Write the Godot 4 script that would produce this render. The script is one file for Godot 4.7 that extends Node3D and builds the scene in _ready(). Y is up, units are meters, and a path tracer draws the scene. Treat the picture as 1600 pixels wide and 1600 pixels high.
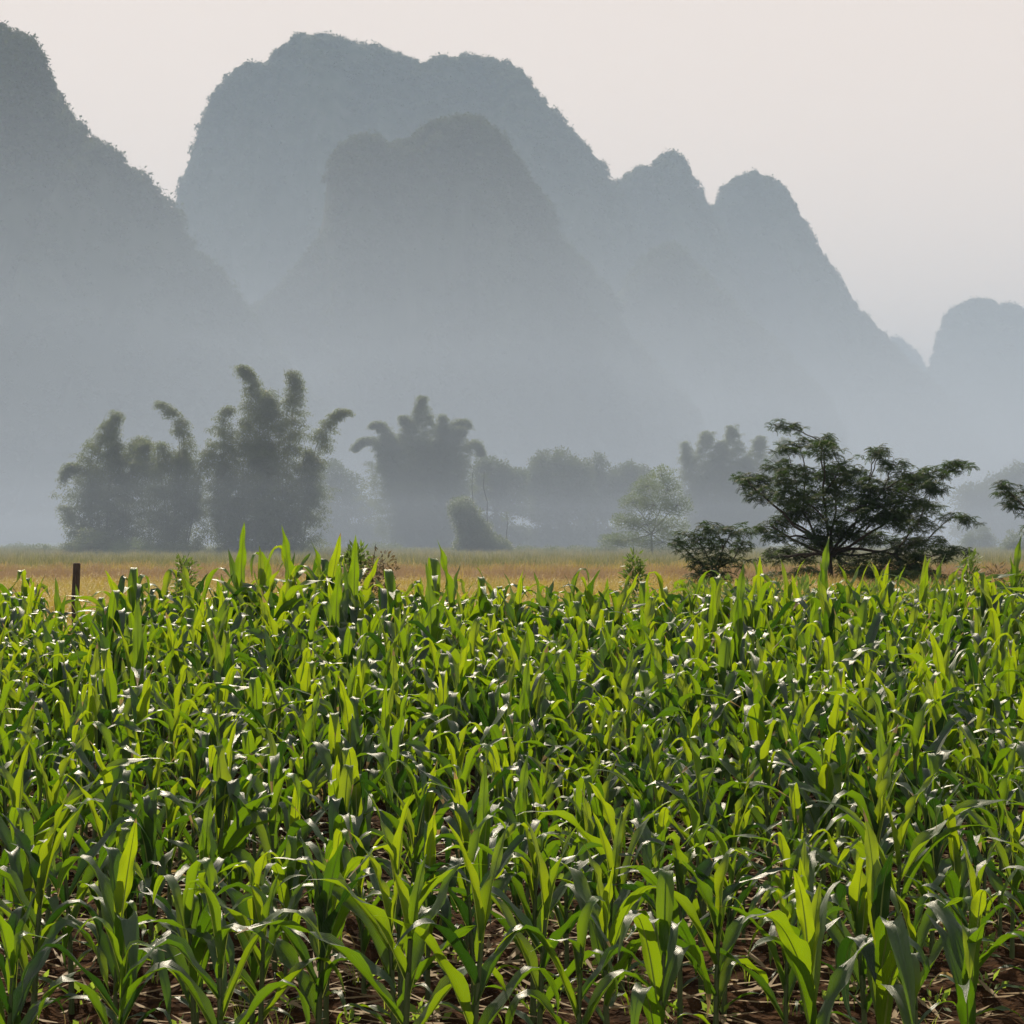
extends Node3D
# A maize field before misty karst mountains, looking towards the morning sun.

const EYE_H := 2.15            # height of the camera over the field
const FOC := 2986.0            # focal length in pixels of the 1600 pixel photograph
const HOR := 838.0             # row of the horizon

var rng := RandomNumberGenerator.new()
var used := {}

# ---------------------------------------------------------------- small helpers
func rf(a: float, b: float) -> float:
	return rng.randf_range(a, b)

func at(x: float, y: float, d: float) -> Vector3:      # the point at distance d seen at (x, y)
	return Vector3((x - 800.0) / FOC * d, EYE_H + (HOR - y) / FOC * d, -d)

func numbered(called: String) -> String:
	if not used.has(called):
		used[called] = 0
		return called
	used[called] += 1
	return "%s_%03d" % [called, used[called]]

func tag(o: Node, label: String, category := "", group := "", kind := "") -> Node:
	if label: o.set_meta("label", label)
	if category: o.set_meta("category", category)
	if group: o.set_meta("group", group)
	if kind: o.set_meta("kind", kind)
	return o

func thing(called: String, label: String, category: String, where := Vector3.ZERO, group := "") -> Node3D:
	var o := Node3D.new()
	o.name = numbered(called)
	add_child(o)
	o.position = where
	tag(o, label, category, group)
	return o

func part(called: String, mesh: Mesh, parent: Node, m: Material = null) -> MeshInstance3D:
	var o := MeshInstance3D.new()
	o.name = called
	o.mesh = mesh
	if m: o.material_override = m
	parent.add_child(o, true)
	return o

func many(called: String, mesh: Mesh, places: Array, parent: Node) -> MultiMeshInstance3D:
	var mm := MultiMesh.new()
	mm.transform_format = MultiMesh.TRANSFORM_3D
	mm.mesh = mesh
	mm.instance_count = places.size()
	for i in places.size():
		mm.set_instance_transform(i, places[i])
	var o := MultiMeshInstance3D.new()
	o.name = called
	o.multimesh = mm
	o.set_meta("kind", "stuff")
	parent.add_child(o, true)
	return o

func paint(r: float, g: float, b: float, rough := 0.8, back := Color(0, 0, 0), spec := 0.5) -> StandardMaterial3D:
	var m := StandardMaterial3D.new()
	m.albedo_color = Color(r, g, b).linear_to_srgb()
	m.roughness = rough
	m.metallic_specular = spec
	if back.get_luminance() > 0.0:
		m.backlight_enabled = true
		m.backlight = back.linear_to_srgb()
	return m

# ---------------------------------------------------------------- mesh builder: one surface of triangles
class Shape:
	var v := PackedVector3Array()
	var n := PackedVector3Array()
	var uv := PackedVector2Array()
	var ix := PackedInt32Array()

	func grid(rows: Array, u0 := 0.0, u1 := 1.0) -> void:     # rows of points, equally long, joined into a smooth sheet
		var h := rows.size()
		var w: int = rows[0].size()
		var first := v.size()
		for i in h:
			for j in w:
				var a: Vector3 = rows[mini(i + 1, h - 1)][j] - rows[maxi(i - 1, 0)][j]
				var b: Vector3 = rows[i][mini(j + 1, w - 1)] - rows[i][maxi(j - 1, 0)]
				var nn := b.cross(a)
				v.append(rows[i][j])
				n.append(nn.normalized() if nn.length_squared() > 1e-16 else Vector3.UP)
				uv.append(Vector2(lerpf(u0, u1, float(j) / (w - 1)), float(i) / (h - 1)))
		for i in h - 1:
			for j in w - 1:
				var k := first + i * w + j
				ix.append_array([k, k + w + 1, k + 1, k, k + w, k + w + 1])

	func tube(pts: Array, radii: Array, sides := 6) -> void:
		var rows := []
		for i in pts.size():
			var t: Vector3 = (pts[mini(i + 1, pts.size() - 1)] - pts[maxi(i - 1, 0)]).normalized()
			var side := t.cross(Vector3.RIGHT if absf(t.x) < 0.8 else Vector3.FORWARD).normalized()
			var up := side.cross(t).normalized()
			var row := []
			for k in sides + 1:
				var a := -TAU * k / sides
				row.append(pts[i] + (side * cos(a) + up * sin(a)) * radii[i])
			rows.append(row)
		grid(rows)

	func blade(base: Vector3, along: Vector3, side: Vector3, w: float, dip := 0.15) -> void:   # one small folded leaf
		var first := v.size()
		var nn := along.cross(side).normalized()
		var l := along.length()
		v.append_array([base, base + along * 0.45 + side * w * 0.5 - nn * dip * w, base + along - nn * dip * l * 0.5, base + along * 0.45 - side * w * 0.5 - nn * dip * w])
		var a := (nn + side * 0.25).normalized()
		n.append_array([nn, a, nn, (nn - side * 0.25).normalized()])
		uv.append_array([Vector2(0.5, 0), Vector2(1, 0.45), Vector2(0.5, 1), Vector2(0, 0.45)])
		ix.append_array([first, first + 1, first + 2, first, first + 2, first + 3])

	func add_to(m: ArrayMesh, mat: Material) -> void:
		if v.is_empty(): return
		var a := []
		a.resize(Mesh.ARRAY_MAX)
		a[Mesh.ARRAY_VERTEX] = v
		a[Mesh.ARRAY_NORMAL] = n
		a[Mesh.ARRAY_TEX_UV] = uv
		a[Mesh.ARRAY_INDEX] = ix
		m.add_surface_from_arrays(Mesh.PRIMITIVE_TRIANGLES, a)
		m.surface_set_material(m.get_surface_count() - 1, mat)

	func mesh(mat: Material) -> ArrayMesh:
		var m := ArrayMesh.new()
		add_to(m, mat)
		return m

	func merge(o: Shape, t: Transform3D) -> void:
		var first := v.size()
		for i in o.v.size():
			v.append(t * o.v[i])
			n.append((t.basis * o.n[i]).normalized())
		uv.append_array(o.uv)
		for i in o.ix: ix.append(first + i)

# ---------------------------------------------------------------- the scene
func _ready() -> void:
	rng.seed = 7041
	# camera
	var cam := Camera3D.new()
	cam.fov = 30.0
	cam.position = Vector3(0, EYE_H, 0)
	cam.rotation_degrees.x = rad_to_deg(atan((HOR - 800.0) / FOC))
	cam.near = 0.1
	cam.far = 12000.0
	add_child(cam)
	# sky, air
	var sky := ProceduralSkyMaterial.new()
	sky.sky_top_color = Color(0.40, 0.425, 0.46).linear_to_srgb()
	sky.sky_horizon_color = Color(0.83, 0.65, 0.515).linear_to_srgb()
	sky.sky_curve = 0.35
	sky.ground_bottom_color = Color(0.1, 0.12, 0.06).linear_to_srgb()
	sky.ground_horizon_color = Color(0.4, 0.4, 0.36).linear_to_srgb()
	sky.sun_angle_max = 36.0
	sky.sun_curve = 0.15
	var env := Environment.new()
	env.background_mode = Environment.BG_SKY
	env.sky = Sky.new()
	env.sky.sky_material = sky
	env.tonemap_mode = Environment.TONE_MAPPER_LINEAR
	env.tonemap_exposure = 1.38
	env.sdfgi_enabled = true
	env.ssao_enabled = true
	env.ssil_enabled = true
	env.volumetric_fog_enabled = true
	env.volumetric_fog_density = 0.000115
	env.volumetric_fog_anisotropy = 0.3
	env.volumetric_fog_albedo = Color(0.50, 0.70, 1.0).linear_to_srgb()
	var we := WorldEnvironment.new()
	we.environment = env
	add_child(we)
	# sun, ahead and a little to the left
	var sun := DirectionalLight3D.new()
	sun.light_energy = 1.6
	sun.light_color = Color(1.0, 0.94, 0.84)
	sun.light_angular_distance = 0.6
	sun.shadow_enabled = true
	sun.rotation_degrees = Vector3(-38, 180 + 14, 0)
	add_child(sun)

	make_ground()
	make_mountains()
	make_mist()
	make_materials()
	make_far_trees()
	make_rice()
	make_bank()
	make_near_trees()
	make_maize()
	make_small_things()

# ---------------------------------------------------------------- ground
func noise_texture(freq: float, seed_: int, ramp: Array, octaves := 4, size := 512) -> NoiseTexture2D:
	var fn := FastNoiseLite.new()
	fn.seed = seed_
	fn.frequency = freq
	fn.fractal_octaves = octaves
	var t := NoiseTexture2D.new()
	t.width = size
	t.height = size
	t.seamless = true
	t.noise = fn
	if ramp:
		var gr := Gradient.new()
		gr.offsets = PackedFloat32Array(range(ramp.size()).map(func(k): return 0.2 + 0.6 * k / (ramp.size() - 1)))
		gr.colors = PackedColorArray(ramp.map(func(c: Color): return c.linear_to_srgb()))
		t.color_ramp = gr
	return t

func sheet(x0: float, x1: float, z0: float, z1: float, y: float, nx: int, nz: int, bump: float, freq: float, seed_: int) -> Shape:
	var fn := FastNoiseLite.new()
	fn.seed = seed_
	fn.frequency = freq
	fn.fractal_octaves = 3
	var s := Shape.new()
	var rows := []
	for i in nz + 1:
		var row := []
		for j in nx + 1:
			var x := lerpf(x0, x1, float(j) / nx)
			var z := lerpf(z0, z1, float(i) / nz)
			row.append(Vector3(x, y + bump * fn.get_noise_2d(x, z), z))
		rows.append(row)
	s.grid(rows)
	return s

func make_ground() -> void:
	var gm := StandardMaterial3D.new()
	gm.albedo_texture = noise_texture(0.012, 3, [Color(0.05, 0.07, 0.02), Color(0.10, 0.12, 0.03), Color(0.16, 0.15, 0.05)])
	gm.uv1_triplanar = true
	gm.uv1_world_triplanar = true
	gm.uv1_scale = Vector3.ONE * 0.03
	gm.roughness = 1.0
	gm.metallic_specular = 0.1
	tag(part("ground", sheet(-3800, 3800, 150, -5600, -0.05, 8, 8, 0.0, 1.0, 1).mesh(gm), self), "flat grassy valley floor reaching to the mountains", "ground", "", "structure")
	var sm := StandardMaterial3D.new()
	sm.albedo_texture = noise_texture(0.02, 5, [Color(0.014, 0.007, 0.004), Color(0.032, 0.016, 0.008), Color(0.060, 0.030, 0.014)], 5)
	sm.heightmap_enabled = true
	sm.heightmap_texture = noise_texture(0.03, 9, [], 5)
	sm.heightmap_scale = 4.0
	sm.uv1_triplanar = true
	sm.uv1_world_triplanar = true
	sm.uv1_scale = Vector3.ONE * 0.8
	sm.roughness = 1.0
	sm.metallic_specular = 0.12
	tag(part("soil", sheet(-14, 14, -1, -27, 0.0, 220, 220, 0.09, 2.2, 4).mesh(sm), self), "red brown ploughed soil under the maize plants", "soil", "", "structure")

# ---------------------------------------------------------------- mountains
func profile_at(p: Array, x: float) -> float:
	for k in p.size() - 1:
		if x <= p[k + 1].x:
			return lerpf(p[k].y, p[k + 1].y, clampf((x - p[k].x) / maxf(0.01, p[k + 1].x - p[k].x), 0, 1))
	return p[-1].y

var rock: StandardMaterial3D
var wood_clump: ArrayMesh

func mountain(called: String, label: String, d: float, depth: float, p: Array, seed_: int, clump: float, n_trees: int) -> void:
	var fn := FastNoiseLite.new()
	fn.seed = seed_
	fn.frequency = 0.008
	fn.fractal_octaves = 5
	var base := Vector3((p[0].x + p[-1].x) / 2.0, HOR, d)
	var foot := at(base.x, HOR, d)
	foot.y = -0.3
	var mid := foot.x
	var nu := int(clampf((p[-1].x - p[0].x) / 7.0, 60, 170))
	var nv := 44
	var grid := []
	for i in nu + 1:
		var px := lerpf(p[0].x, p[-1].x, float(i) / nu)
		var top := at(px, profile_at(p, px), d)
		var want := maxf(0.0, top.y - EYE_H) / d
		var col := []
		var best := 0.0001
		var ends := sin(PI * clampf(float(i) / nu, 0.02, 0.98))
		var zc := fn.get_noise_2d(px * 0.5, 900.0) * depth * 0.3
		for j in nv + 1:
			var t := lerpf(-1.0, 1.0, float(j) / nv)
			var z := t * depth * lerpf(0.45, 1.0, ends)
			var g := 1.0 - pow(absf(t), 1.35)
			var hh := top.y * g * (1.0 + 0.36 * fn.get_noise_2d(top.x * 1.3, z * 1.3) * (1.0 - g)) + fn.get_noise_2d(top.x * 4.0 + 50.0, z * 4.0) * 13.0 * g * (1 - g) * 4.0
			var q := Vector3(top.x, hh, -d + z + zc)
			best = maxf(best, (q.y - EYE_H) / -q.z)
			q.x = lerpf(q.x, base.x * 0.0 + mid, absf(t) * 0.28)
			col.append(q)
		var k := clampf(want / best, 0.0, 1.2)
		for j in nv + 1:
			var q: Vector3 = col[j]
			col[j] = Vector3(q.x, maxf(-2.0, EYE_H + (q.y - EYE_H) * k - clump * 0.4), q.z) - foot
		grid.append(col)
	var s := Shape.new()
	s.grid(grid)
	var o := thing(called, label, "mountain", foot)
	o.set_meta("kind", "structure")
	part("rock_slope", s.mesh(rock), o)
	var places := []
	for attempt in n_trees:
		var i := rng.randi_range(0, nu - 1)
		var j := int(nv * 0.44 + rng.randf() * nv * 0.55)
		if rng.randf() < 0.4: j = int(nv * rf(0.44, 0.62))
		j = mini(j, nv - 1)
		var a: Vector3 = grid[i][j].lerp(grid[i + 1][j], rng.randf())
		var b: Vector3 = grid[i][j + 1].lerp(grid[i + 1][j + 1], rng.randf())
		for more in 1 + int(grid[i][j].distance_to(grid[i + 1][j]) / 28.0):   # steep faces are longer
			var q: Vector3 = grid[i][j].lerp(grid[i + 1][j], rng.randf()).lerp(grid[i][j + 1].lerp(grid[i + 1][j + 1], rng.randf()), rng.randf()) if more else a.lerp(b, rng.randf())
			if q.y < 1.0: continue
			if fn.get_noise_3d(q.x * 2.6, q.y * 2.6, q.z * 2.6) < -0.25: continue
			var sc := clump * lerpf(0.4, 1.3, pow(rng.randf(), 2.2))
			places.append(Transform3D(Basis(Vector3.UP, rng.randf() * TAU).scaled(Vector3(sc, sc * rf(0.8, 1.25), sc)), q))
	many("hillside_wood", wood_clump, places, o)

func xy(flat: Array) -> Array:
	var r := []
	for k in range(0, flat.size(), 2): r.append(Vector2(flat[k], flat[k + 1]))
	return r

func make_mountains() -> void:
	rock = StandardMaterial3D.new()
	rock.albedo_texture = noise_texture(0.01, 21, [Color(0.02, 0.03, 0.014), Color(0.035, 0.05, 0.022), Color(0.06, 0.065, 0.055)], 5)
	rock.uv1_triplanar = true
	rock.uv1_world_triplanar = true
	rock.uv1_scale = Vector3.ONE * 0.012
	rock.roughness = 1.0
	rock.metallic_specular = 0.1
	var leafy := paint(0.032, 0.048, 0.02, 0.9, Color(0.04, 0.05, 0.015), 0.2)
	var s := Shape.new()
	for k in 70:
		var dir := Vector3(rf(-1, 1), rf(-0.25, 1), rf(-1, 1)).normalized()
		var a := Vector3(rf(-1, 1), rf(-1, 0.6), rf(-1, 1)).normalized()
		s.blade(dir * rf(0.55, 0.95), a * rf(0.2, 0.4), a.cross(dir).normalized(), rf(0.2, 0.36))
	wood_clump = s.mesh(leafy)
	mountain("mountain", "dark steep wooded mountain filling the left edge of the valley", 800, 210, xy([-900, 838, -600, 300, -420, 20, -250, -60, -120, -20, 0, 48, 25, 55, 50, 80, 60, 100, 75, 130, 100, 160, 140, 205, 160, 222, 190, 232, 200, 255, 235, 295, 265, 325, 275, 345, 280, 370, 310, 405, 345, 440, 352, 462, 380, 495, 400, 525, 440, 570, 480, 612, 520, 662, 560, 725, 600, 790, 640, 838]), 11, 4.0, 11000)
	mountain("mountain", "broad flat topped mountain, the tallest one, behind the darker cone", 1850, 340, xy([170, 838, 205, 700, 232, 560, 250, 450, 262, 380, 268, 330, 270, 300, 285, 255, 305, 200, 315, 170, 325, 145, 355, 110, 375, 100, 410, 92, 435, 68, 465, 47, 500, 50, 550, 60, 580, 68, 610, 75, 640, 90, 665, 97, 685, 85, 720, 82, 750, 85, 790, 95, 815, 108, 840, 140, 850, 155, 880, 185, 900, 215, 935, 248, 945, 272, 965, 300, 1000, 400, 1060, 560, 1120, 720, 1180, 838]), 12, 5.5, 9000)
	mountain("mountain", "darker cone shaped mountain with a lower left shoulder before the broad one", 950, 160, xy([300, 838, 335, 720, 360, 580, 390, 485, 440, 440, 485, 390, 503, 345, 506, 300, 520, 250, 545, 220, 565, 208, 590, 210, 605, 228, 640, 215, 680, 188, 715, 177, 745, 180, 780, 205, 800, 235, 830, 280, 860, 320, 875, 370, 910, 405, 940, 440, 965, 470, 980, 510, 1010, 550, 1050, 590, 1090, 640, 1120, 720, 1150, 838]), 13, 3.6, 10000)
	mountain("mountain", "small twin peaked mountain between the broad mountain and the rounded dome", 2000, 280, xy([860, 838, 890, 560, 920, 400, 950, 300, 965, 282, 985, 264, 1000, 258, 1018, 264, 1022, 248, 1040, 234, 1055, 236, 1070, 250, 1085, 270, 1095, 295, 1105, 315, 1115, 330, 1150, 420, 1200, 560, 1270, 720, 1330, 838]), 14, 6.0, 5000)
	mountain("mountain", "faint low ridge sloping right, before the twin peaked mountain", 1250, 170, xy([840, 838, 880, 640, 940, 490, 1000, 410, 1030, 385, 1045, 378, 1065, 390, 1110, 440, 1140, 472, 1170, 500, 1240, 560, 1300, 622, 1330, 700, 1370, 780, 1400, 838]), 15, 4.5, 5000)
	mountain("mountain", "rounded dome mountain with one long slope running down to the right", 2150, 320, xy([1020, 838, 1050, 600, 1085, 420, 1113, 330, 1122, 310, 1140, 284, 1165, 267, 1190, 266, 1215, 280, 1235, 305, 1250, 335, 1265, 365, 1290, 410, 1310, 440, 1328, 465, 1335, 482, 1380, 522, 1430, 575, 1450, 590, 1500, 650, 1550, 705, 1600, 765, 1660, 838]), 16, 6.0, 6000)
	mountain("mountain", "pale distant mountain with a blunt top at the right edge", 3300, 380, xy([1360, 838, 1400, 700, 1440, 602, 1456, 575, 1475, 540, 1478, 515, 1490, 485, 1530, 465, 1548, 468, 1560, 476, 1580, 474, 1600, 490, 1640, 550, 1700, 700, 1760, 838]), 17, 9.0, 4000)
	mountain("mountain", "palest and smallest far hill, in the notch beside the long slope", 4100, 260, xy([1330, 838, 1345, 640, 1365, 560, 1390, 527, 1410, 530, 1430, 550, 1450, 580, 1480, 640, 1540, 760, 1580, 838]), 18, 10.0, 1500)
	mountain("mountain", "low pale hump of hill above the plain at the right edge", 1700, 110, xy([1455, 838, 1485, 795, 1512, 757, 1540, 742, 1575, 722, 1610, 716, 1680, 722, 1760, 838]), 19, 6.0, 2000)

# ---------------------------------------------------------------- mist: flat banks over the valley floor, each lower one thicker
func make_mist() -> void:
	var k := 0
	for b in [[130.0, 0.00036, -200.0], [80.0, 0.00125, -260.0], [34.0, 0.0006, -70.0], [17.0, 0.0010, -90.0], [7.0, 0.0016, -110.0]]:
		var f := FogVolume.new()
		f.name = numbered("mist_bank")
		f.shape = RenderingServer.FOG_VOLUME_SHAPE_BOX
		f.size = Vector3(7400 - k * 40, b[0] + 4.0 - k, 5500 - k * 40)
		var m := FogMaterial.new()
		m.albedo = Color(0.65, 0.79, 1.0).linear_to_srgb()
		m.density = b[1]
		f.material = m
		add_child(f)
		f.position = Vector3(0, b[0] - f.size.y / 2.0, b[2] - f.size.z / 2.0)
		tag(f, "pale blue morning mist lying over the valley floor", "mist", "mist over the valley floor", "stuff")
		k += 1

# ---------------------------------------------------------------- leaf materials
var leaf_mats := []
var whorl_mats := []
var rib_mat: StandardMaterial3D
var stalk_mat: StandardMaterial3D
var dry_mat: StandardMaterial3D
var bark: StandardMaterial3D

func make_materials() -> void:
	var im := Image.create(64, 8, false, Image.FORMAT_RGB8)
	var fn := FastNoiseLite.new()
	fn.frequency = 0.5
	for x in 64:
		var g := 0.5 + 0.32 * sin(x * TAU / 4.0) + 0.3 * fn.get_noise_1d(x)
		for y in 8: im.set_pixel(x, y, Color(g, g, g))
	im.bump_map_to_normal_map(2.0)
	var vein := ImageTexture.create_from_image(im)
	for c in [[0.014, 0.040, 0.007, 0.070, 0.155, 0.003], [0.017, 0.044, 0.007, 0.120, 0.225, 0.004], [0.011, 0.032, 0.008, 0.020, 0.062, 0.003], [0.019, 0.048, 0.008, 0.215, 0.33, 0.005]]:
		var m := paint(c[0], c[1], c[2], 0.45, Color(c[3], c[4], c[5]), 0.54)
		m.normal_enabled = true
		m.normal_texture = vein
		m.normal_scale = 1.5
		leaf_mats.append(m)
	for c in [[0.030, 0.074, 0.013, 0.19, 0.31, 0.005], [0.034, 0.078, 0.014, 0.30, 0.405, 0.006]]:
		var m := paint(c[0], c[1], c[2], 0.42, Color(c[3], c[4], c[5]), 0.44)
		m.normal_enabled = true
		m.normal_texture = vein
		m.normal_scale = 1.5
		whorl_mats.append(m)
	rib_mat = paint(0.15, 0.20, 0.07, 0.45, Color(0.3, 0.36, 0.05))
	stalk_mat = paint(0.055, 0.085, 0.025, 0.5)
	dry_mat = paint(0.17, 0.115, 0.05, 0.8, Color(0.28, 0.2, 0.08))
	bark = StandardMaterial3D.new()
	bark.albedo_texture = noise_texture(0.03, 31, [Color(0.02, 0.017, 0.013), Color(0.06, 0.05, 0.04)], 4, 256)
	bark.uv1_triplanar = true
	bark.uv1_scale = Vector3(3, 0.7, 3)
	bark.roughness = 0.95

# ---------------------------------------------------------------- trees
func twig(n_leaves: int, reach: float, leaf: float, width: float, droop: float, mat: Material) -> ArrayMesh:
	var s := Shape.new()
	for k in n_leaves:
		var dir := Vector3(rf(-1, 1), rf(-0.6, 1), rf(-1, 1)).normalized()
		var p := dir * reach * pow(rng.randf(), 0.6)
		var a := (dir + Vector3(rf(-0.6, 0.6), -droop + rf(-0.4, 0.4), rf(-0.6, 0.6))).normalized()
		s.blade(p, a * leaf * rf(0.7, 1.3), a.cross(Vector3(rf(-1, 1), rf(0.2, 1.5), rf(-1, 1))).normalized(), width * rf(0.7, 1.3))
	return s.mesh(mat)

func frond_spray(mat: Material) -> ArrayMesh:          # feathered leaves hanging from the end of a twig
	var s := Shape.new()
	for f in 6:
		var yaw := TAU * f / 6.0 + rf(-0.4, 0.4)
		var out := Vector3(cos(yaw), rf(-0.1, 0.5), sin(yaw)).normalized()
		var p := Vector3.ZERO
		var l := rf(0.40, 0.62)
		for k in 8:
			var t := float(k) / 7.0
			var d := (out + Vector3.DOWN * (t * 1.1)).normalized()
			p += d * l / 8.0
			var side := d.cross(Vector3.UP).normalized()
			for sgn in [-1.0, 1.0]:
				var a: Vector3 = (side * sgn + d * 0.5 + Vector3.DOWN * rf(0.15, 0.5)).normalized()
				s.blade(p, a * rf(0.13, 0.19) * (1.05 - t * 0.4), d, 0.058, 0.1)
	return s.mesh(mat)

func limb(parent: Node, a: Vector3, b: Vector3, r0: float, r1: float, sag: float, called := "limb", n := 6) -> void:
	var s := Shape.new()
	var pts := []
	var rad := []
	for k in n + 1:
		var t := float(k) / n
		pts.append(a.lerp(b, t) + Vector3(0, sag * sin(PI * t), 0) + (Vector3(rf(-1, 1), rf(-1, 1), rf(-1, 1)) * a.distance_to(b) * 0.025 if k > 0 and k < n else Vector3.ZERO))
		rad.append(lerpf(r0, r1, t))
	s.tube(pts, rad, 6)
	part(called, s.mesh(bark), parent)

# A tree whose crown is a number of leafy masses [x, y, half width, half height] seen at distance d, each carried by a limb
func tree(called: String, label: String, category: String, d: float, foot: Vector2, fork: Vector2, masses: Array, spray: ArrayMesh, count: float, r_trunk: float, size: float, droop := 0.0, group := "", limbs := true) -> Node3D:
	var base := at(foot.x, foot.y, d)
	base.y = 0.0
	var o := thing(called, label, category, base, group)
	var split := at(fork.x, fork.y, d) - base
	var px := d / FOC
	if limbs:
		var s := Shape.new()
		var pts := []
		var rad := []
		for k in 7:
			var t := k / 6.0
			pts.append(Vector3(0, -0.2, 0).lerp(split, t) + Vector3(sin(t * 4.0) * r_trunk * 0.4, 0, cos(t * 5.0) * r_trunk * 0.3))
			rad.append(r_trunk * (1.35 if k == 0 else lerpf(1.0, 0.75, t)))
		s.tube(pts, rad, 8)
		part("trunk", s.mesh(bark), o)
	var wide := 0.0
	for m in masses: wide = maxf(wide, absf(m[0] - fork.x) * px)
	var places := []
	var ordered := masses.duplicate()
	var reach := func(m): return Vector2((m[0] - fork.x), (m[1] - fork.y) * 1.3).length()
	ordered.sort_custom(func(p, q): return reach.call(p) < reach.call(q))
	var joints := [split]
	var depth := [0]
	for m in ordered:
		var off: float = absf(m[0] - fork.x) * px
		var c := at(m[0], m[1], d) - base
		c.z += rf(-0.55, 0.55) * sqrt(maxf(0.3, wide * wide - off * off))
		var rx: float = m[2] * px * 1.12
		var ry: float = m[3] * px * 1.3
		if limbs:
			var from := 0
			var least := 1e9
			for k in joints.size():
				var far: float = joints[k].distance_to(c) + 0.72 * joints[k].distance_to(split) + (0.6 if c.y < joints[k].y else 0.0) * size
				if far < least:
					least = far
					from = k
			var r0 := r_trunk * maxf(0.14, 0.55 * pow(0.66, depth[from]))
			limb(o, joints[from], c, r0, maxf(r_trunk * 0.07, r0 * 0.6), rf(-0.04, 0.1) * joints[from].distance_to(c))
			joints.append(c)
			depth.append(depth[from] + 1)
		var n := int(count * 14.0 * (rx * ry + rx * rx * 0.4) / (size * size))
		for k in maxi(n, 9):
			var dir := Vector3(rf(-1, 1), rf(-1, 1), rf(-1, 1))
			while dir.length() > 1.0: dir = Vector3(rf(-1, 1), rf(-1, 1), rf(-1, 1))
			dir = dir.normalized() * pow(dir.length(), 0.7)
			var q := c + Vector3(dir.x * rx, dir.y * ry - droop * dir.x * dir.x * ry, dir.z * rx)
			if q.y < 0.1: continue
			var sc := size * rf(0.6, 1.15)
			places.append(Transform3D(Basis.from_euler(Vector3(rf(-0.5, 0.5), rng.randf() * TAU, rf(-0.5, 0.5))).scaled(Vector3.ONE * sc), q))
			if limbs and size < 1.3 and k % 3 == 0: twigs_from.append([c, q])
	if limbs and twigs_from.size():
		var tw := Shape.new()
		for w in twigs_from: tw.tube([w[0], w[0].lerp(w[1], 0.5) + Vector3(rf(-0.1, 0.1), rf(0, 0.15), rf(-0.1, 0.1)), w[1]], [r_trunk * 0.08, r_trunk * 0.06, r_trunk * 0.03], 4)
		tag(part("twigs", tw.mesh(bark), o), "", "", "", "stuff")
		twigs_from.clear()
	many("foliage", spray, places, o)
	return o
var twigs_from := []

# A clump of bamboo: plumes [[x, y], ...] from foot to drooping tip, each with its half width in pixels
func bamboo(label: String, d: float, foot_x: float, plumes: Array, spray: ArrayMesh, dense: float, culm: Material, group: String) -> void:
	var base := at(foot_x, HOR, d)
	base.y = 0.0
	var o := thing("bamboo_clump", label, "bamboo", base, group)
	var px := d / FOC
	var places := []
	for p in plumes:
		var pts: Array = p[0]
		var hw: float = p[1] * px * 1.18
		var zoff := rf(-3.0, 3.0)
		var curve := Curve3D.new()
		for i in pts.size():
			var q := at(pts[i][0], pts[i][1], d) - base
			if i == 0: q.y = 0.0
			q.z += zoff * float(i) / pts.size()
			curve.add_point(q)
		for i in range(1, pts.size() - 1):
			var tan_: Vector3 = (curve.get_point_position(i + 1) - curve.get_point_position(i - 1)) * 0.2
			curve.set_point_in(i, -tan_)
			curve.set_point_out(i, tan_)
		var l := curve.get_baked_length()
		for c in 3:                                   # a few culms that show singly
			var s := Shape.new()
			var cp := []
			var cr := []
			var sh := Vector3(rf(-1, 1), 0, rf(-1, 1)) * hw * 0.4
			for k in 9:
				var t := k / 8.0
				cp.append(curve.sample_baked(l * t) + sh * t)
				cr.append(lerpf(0.07, 0.012, t))
			s.tube(cp, cr, 5)
			part("culm", s.mesh(culm), o)
		var n := int(dense * l * hw * 8.6)
		for k in n:
			var t := lerpf(p[2] if p.size() > 2 else 0.04, 1.0, pow(rng.randf(), 0.85))
			var r := hw * (1.35 if rng.randf() < 0.16 else 0.95) * (0.35 + 0.65 * sin(PI * clampf(0.16 + 0.80 * t, 0, 1))) * (1.0 - 0.3 * t * t) * (1.0 - 0.5 * smoothstep(0.75, 1.0, t))
			var dir := Vector3(rf(-1, 1), rf(-0.6, 0.4), rf(-1, 1))
			while dir.length() > 1.0: dir = Vector3(rf(-1, 1), rf(-0.6, 0.4), rf(-1, 1))
			var q := curve.sample_baked(l * t) + dir * r
			for i in 5:
				var w := q + Vector3(rf(-0.6, 0.6), rf(-0.6, 0.15), rf(-0.6, 0.6)) * minf(1.0, hw) * (1.0 - 0.25 * t)
				if w.y < 0.2: continue
				places.append(Transform3D(Basis.from_euler(Vector3(rf(-0.3, 0.3), rng.randf() * TAU, rf(-0.3, 0.3))).scaled(Vector3.ONE * rf(0.45, 0.95) * (1.0 - 0.25 * t)), w))
	many("foliage", spray, places, o)

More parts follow.
